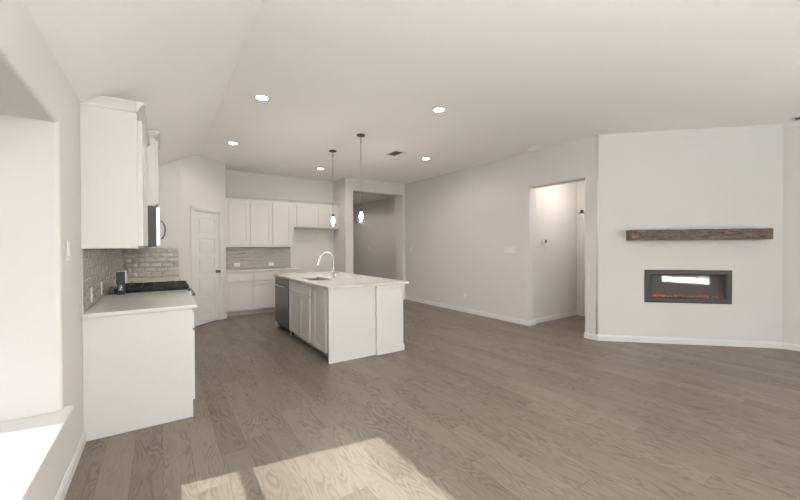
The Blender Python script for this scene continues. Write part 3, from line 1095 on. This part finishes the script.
mb = MB()
m0, m1 = 2.285 - 0.005 - FS, 3.96 - FS + 0.01
bm = bmesh.new()
bmesh.ops.create_cube(bm, size=1.0, matrix=Matrix.Translation(((m0 + m1) / 2, -0.0995, 1.565)) @ Matrix.Diagonal((m1 - m0, 0.197, 0.144, 1)))
long_e = [e for e in bm.edges if abs(e.verts[0].co.x - e.verts[1].co.x) > 0.5]
bmesh.ops.subdivide_edges(bm, edges=long_e, cuts=40, use_grid_fill=True)
rr = random.Random(11)
for v in bm.verts:
    if v.co.y < -0.1:
        v.co.y += rr.uniform(-0.002, 0.002)
        v.co.z += rr.uniform(-0.002, 0.002)
long_e = [e for e in bm.edges if len(e.link_faces) == 2 and e.calc_face_angle(0) > 0.8]
bmesh.ops.bevel(bm, geom=long_e, offset=0.004, segments=2, affect='EDGES', profile=0.5)
mb.merge(bm)
o = place(mb.build('mantel_beam', 'beam'), (XR, 2.71, 0), R(-45))
tag(o, 'rough dark wooden beam mantel shelf above the fireplace', 'mantel')

# ------------------------------------------------------------------ ceiling lights
REC = [((0.941, 4.106), 'recessed ceiling light nearest the sloped ceiling and the camera'),
       ((0.964, 6.153), 'recessed ceiling light in front of the pantry wall'),
       ((2.797, 3.282), 'recessed ceiling light over the open floor, nearest the camera on the right'),
       ((4.144, 5.239), 'recessed ceiling light beside the ceiling vent, nearest the long right wall'),
       ((2.808, 7.137), 'recessed ceiling light behind the pendants, nearest the refrigerator alcove')]


def lamp_light(name, kind, energy, loc, parent, color=(1.0, 0.92, 0.85), size=0.06, ang=170):
    d = bpy.data.lights.new(name, kind)
    d.energy = energy
    d.color = color
    d.shadow_soft_size = size
    if kind == 'SPOT':
        d.spot_size = R(ang)
        d.spot_blend = 0.45
    o = bpy.data.objects.new(name, d)
    COL.objects.link(o)
    o.location = loc
    o.parent = parent
    return o


def recessed(loc, label, grp, e):
    t = thing('recessed_light', label, 'ceiling light', loc, 0, grp)
    MB().lathe([(0.062, -0.0005), (0.092, -0.0005), (0.092, -0.004), (0.084, -0.009), (0.066, -0.010), (0.062, -0.004)]).build('trim_ring', 'white', t)
    MB().lathe([(0.0, -0.0005), (0.0615, -0.0005), (0.0615, -0.004), (0.0, -0.005)]).build('lens', 'lamp', t)
    lamp_light('lamp', 'SPOT', e, (0, 0, -0.03), t)
    return t


for k, ((x, y), lab) in enumerate(REC):
    if k == 0:
        p0 = recessed((x, y, ZC), lab, 'recessed lights in the flat ceiling', LAMP)
    else:
        c = copy_tree(p0)
        c.location = (x, y, ZC)
        c['label'] = lab
for k, (x, y) in enumerate(((4.9, 9.3), (4.9, 11.6))):  # lamps out of view, added to brighten the entry
    c = copy_tree(p0)
    c.location = (x, y, ZC)
    c['label'] = ('added unseen ceiling light in the entry, just behind its square opening', 'added unseen ceiling light deep inside the entry')[k]
    c['group'] = 'added lights in the entry ceiling'
    for q in c.children:
        if q.type == 'LIGHT':
            q.data = q.data.copy()
            q.data.energy = LAMP * 1.7
hl = thing('ceiling_light', 'small flush ceiling light inside the hall', 'ceiling light', (6.15, 3.25, HZ))
MB().lathe([(0.07, -0.0005), (0.10, -0.0005), (0.10, -0.012), (0.07, -0.02), (0.0, -0.03)]).build('lens', 'lamp', hl)
lamp_light('lamp', 'POINT', 4.6, (0, 0, -0.14), hl, size=0.06)

ch = thing('fill_lamp', 'added fill lamp hanging unseen behind the camera', 'fill_lamp', (0.9, -0.9, ZC))  # unseen fixture, added to brighten the ceiling and near surfaces
MB().lathe([(0.0, -0.0005), (0.07, -0.0005), (0.07, -0.02), (0.0, -0.03)]).build('canopy', 'nickel', ch)
MB().tube([(0, 0, -0.028), (0, 0, -0.95)], 0.007).build('rod', 'nickel', ch)
for k in range(5):
    a = 2 * math.pi * k / 5
    ca, sa = math.cos(a), math.sin(a)
    MB().tube([(0, 0, -0.93), (0.1 * ca, 0.1 * sa, -0.98), (0.22 * ca, 0.22 * sa, -0.97), (0.27 * ca, 0.27 * sa, -0.90)], 0.006).build('arm', 'nickel', ch)
    MB().lathe([(0.012, -0.899), (0.02, -0.87), (0.03, -0.83), (0.02, -0.80), (0.0, -0.79)], (0.27 * ca, 0.27 * sa, 0)).build('bulb', 'bulb', ch)
lamp_light('lamp', 'POINT', FILL, (0, 0, -0.72), ch, color=(1.0, 0.975, 0.945), size=0.2)

for k, (y, lab) in enumerate(((5.695, 'glass pendant over the island, farther from the camera, near the back wall'),
                              (4.665, 'glass pendant over the island, nearer the camera, in front of the entry opening'))):
    if k == 1:
        c = copy_tree(pend)
        c.location = (2.465, y, ZC)
        c['label'] = lab
        continue
    pend = thing('pendant_light', lab, 'pendant light', (2.465, y, ZC), 0, 'pendants over the island')
    MB().lathe([(0.0, -0.0005), (0.062, -0.0005), (0.064, -0.012), (0.055, -0.022), (0.012, -0.028), (0.0, -0.028)]).build('canopy', 'nickel', pend)
    # little swivel link under the canopy, then the rod
    mb = MB().tube([(0, 0, -0.027), (0, 0, -0.06)], 0.005)
    mb.tube([(0.012 * math.cos(a), 0, -0.075 + 0.018 * math.sin(a)) for a in [i * math.pi / 6 for i in range(13)]], 0.0028, 8)
    mb.tube([(0, 0.012 * math.cos(a), -0.105 + 0.018 * math.sin(a)) for a in [i * math.pi / 6 for i in range(13)]], 0.0028, 8)
    mb.build('swivel', 'nickel', pend)
    MB().tube([(0, 0, -0.12), (0, 0, -1.09)], 0.0055).build('rod', 'steel', pend)
    MB().lathe([(0.006, -1.085), (0.020, -1.095), (0.022, -1.135), (0.018, -1.14), (0.0, -1.14)]).build('socket', 'nickel', pend)
    bmp = [(0.014, -1.141), (0.018, -1.165), (0.028, -1.19), (0.031, -1.215), (0.024, -1.24), (0.010, -1.252), (0.0, -1.254)]
    MB().lathe(bmp).build('bulb', 'bulb', pend)
    sh = MB()
    bm = bmesh.new()
    n = 32
    pr = [(0.024, -1.13), (0.040, -1.16), (0.060, -1.24), (0.066, -1.31), (0.0645, -1.31), (0.0585, -1.24), (0.0385, -1.162), (0.0235, -1.132)]
    rings = [[bm.verts.new((r * math.cos(2 * math.pi * i / n), r * math.sin(2 * math.pi * i / n), z)) for i in range(n)] for r, z in pr]
    for a in range(len(rings)):
        b = (a + 1) % len(rings)
        for i in range(n):
            bm.faces.new((rings[a][i], rings[a][(i + 1) % n], rings[b][(i + 1) % n], rings[b][i])).smooth = True
    sh.merge(bm)
    sh.build('shade', 'shade', pend, 'clear glass bell shade')
    lamp_light('lamp', 'POINT', PENDANT, (0, 0, -1.285), pend, size=0.02)


# ------------------------------------------------------------------ vents, detector, plates
def vent(loc, rot, w_, d__, label):
    t = thing('ceiling_vent', label, 'vent', loc, rot)
    mb = MB()
    f = 0.022
    for x0, x1, y0, y1 in ((-w_ / 2, w_ / 2, -d__ / 2, -d__ / 2 + f), (-w_ / 2, w_ / 2, d__ / 2 - f, d__ / 2), (-w_ / 2, -w_ / 2 + f, -d__ / 2, d__ / 2), (w_ / 2 - f, w_ / 2, -d__ / 2, d__ / 2)):
        mb.box(x0, x1, y0, y1, -0.010, -0.0006, 0.002)
    mb.build('frame', 'white', t)
    MB().box(-w_ / 2 + 0.01, w_ / 2 - 0.01, -d__ / 2 + 0.01, d__ / 2 - 0.01, -0.003, -0.0008).build('backing', 'dark', t)
    n = int((d__ - 2 * f) / 0.018)
    for i in range(n):
        y = -d__ / 2 + f + (i + 0.5) * (d__ - 2 * f) / n
        MB().prism([(y - 0.006, -0.004), (y + 0.005, -0.011), (y + 0.0062, -0.010), (y - 0.0045, -0.0035)], 0, -w_ / 2 + f, w_ / 2 - f).build('slat', 'slat', t)


vent((3.45, 5.24, ZC), R(90), 0.32, 0.20, 'dark slatted ceiling vent beside the nearer pendant')
vent((6.86, 0.80, ZC), R(90), 0.32, 0.16, 'dark ceiling vent at the right edge above the fireplace corner')
t = thing('smoke_detector', 'round white smoke detector on the ceiling by the long right wall', 'smoke detector', (5.188, 3.699, ZC))
MB().lathe([(0.066, -0.0006), (0.066, -0.020), (0.060, -0.038), (0.045, -0.044), (0.0, -0.045)]).build('body', 'plate', t)
MB().lathe([(0.024, -0.0452), (0.024, -0.049), (0.0, -0.050)]).build('test_button', 'white', t)


def wall_plate(name, cat, label, loc, rot, w_=0.072, h_=0.116, kind='outlet', n=1, group=None):
    t = thing(name, label, cat, loc, rot, group)
    MB().box(-w_ / 2, w_ / 2, -0.006, -0.0006, -h_ / 2, h_ / 2, 0.002).build('plate', 'plate', t)
    for i in range(n):
        cx = (i - (n - 1) / 2) * 0.046
        if kind == 'outlet':
            horiz = w_ > h_
            for s in (-1, 1):
                ox, oz = (s * 0.021, 0) if horiz else (0, s * 0.021)
                p = MB().box(cx + ox - 0.015, cx + ox + 0.015, -0.0085, -0.0062, oz - 0.015, oz + 0.015, 0.001).build('socket', 'plate', t)
                MB().box(cx + ox - 0.007, cx + ox - 0.004, -0.0090, -0.0086, oz - 0.005, oz + 0.007).box(cx + ox + 0.004, cx + ox + 0.007, -0.0090, -0.0086, oz - 0.005, oz + 0.007).build('slots', 'slot', p)
        else:
            MB().prism([(-0.0062, -0.032), (-0.011, -0.032), (-0.0075, 0.032), (-0.0062, 0.032)], 0, cx - 0.016, cx + 0.016).build('rocker', 'plate', t)
    return t


wall_plate('light_switch', 'switch', 'single white light switch on the left wall between window recess and cabinets', (XL, 2.94, 1.39), R(90), 0.078, 0.125, 'switch', 1)
wall_plate('light_switch', 'switch', 'wide triple white light switch on the long right wall beside the hall opening', (XR, 4.30, 1.35), R(-90), 0.26, 0.125, 'switch', 3)
wall_plate('light_switch', 'switch', 'small white switch on the long right wall near its far corner', (XR, 7.44, 1.345), R(-90), 0.072, 0.116, 'switch', 1)
wall_plate('power_outlet', 'outlet', 'white outlet low on the long right wall', (XR, 5.476, 0.35), R(-90))
wall_plate('power_outlet', 'outlet', 'white outlet in the left tile backsplash, nearest the camera', (XL + 0.0095, 3.72, 1.03), R(90), 0.075, 0.12)
wall_plate('power_outlet', 'outlet', 'white outlet in the left tile backsplash, nearer the range', (XL + 0.0095, 4.29, 1.03), R(90), 0.075, 0.12)
wall_plate('power_outlet', 'outlet', 'white horizontal outlet in the back backsplash, nearest the pantry', (1.374, YB - 0.0095, 1.02), 0, 0.116, 0.072)
wall_plate('power_outlet', 'outlet', 'white horizontal outlet in the back backsplash, above the dishwasher end', (2.093, YB - 0.0095, 1.02), 0, 0.116, 0.072)
wall_plate('light_switch', 'switch', 'small white switch on the shaded wall inside the entry opening', (6.4, 11.5, 1.37), R(-90), 0.12, 0.16, 'switch', 1)
t = thing('thermostat', 'white thermostat with dark screen on the hall wall', 'thermostat', (5.92, HY, 1.50))
MB().box(-0.06, 0.06, -0.022, -0.0006, -0.045, 0.045, 0.005).build('case', 'plate', t)
MB().box(-0.005, 0.045, -0.0235, -0.0222, -0.03, 0.03).build('screen', 'dgrey', t)
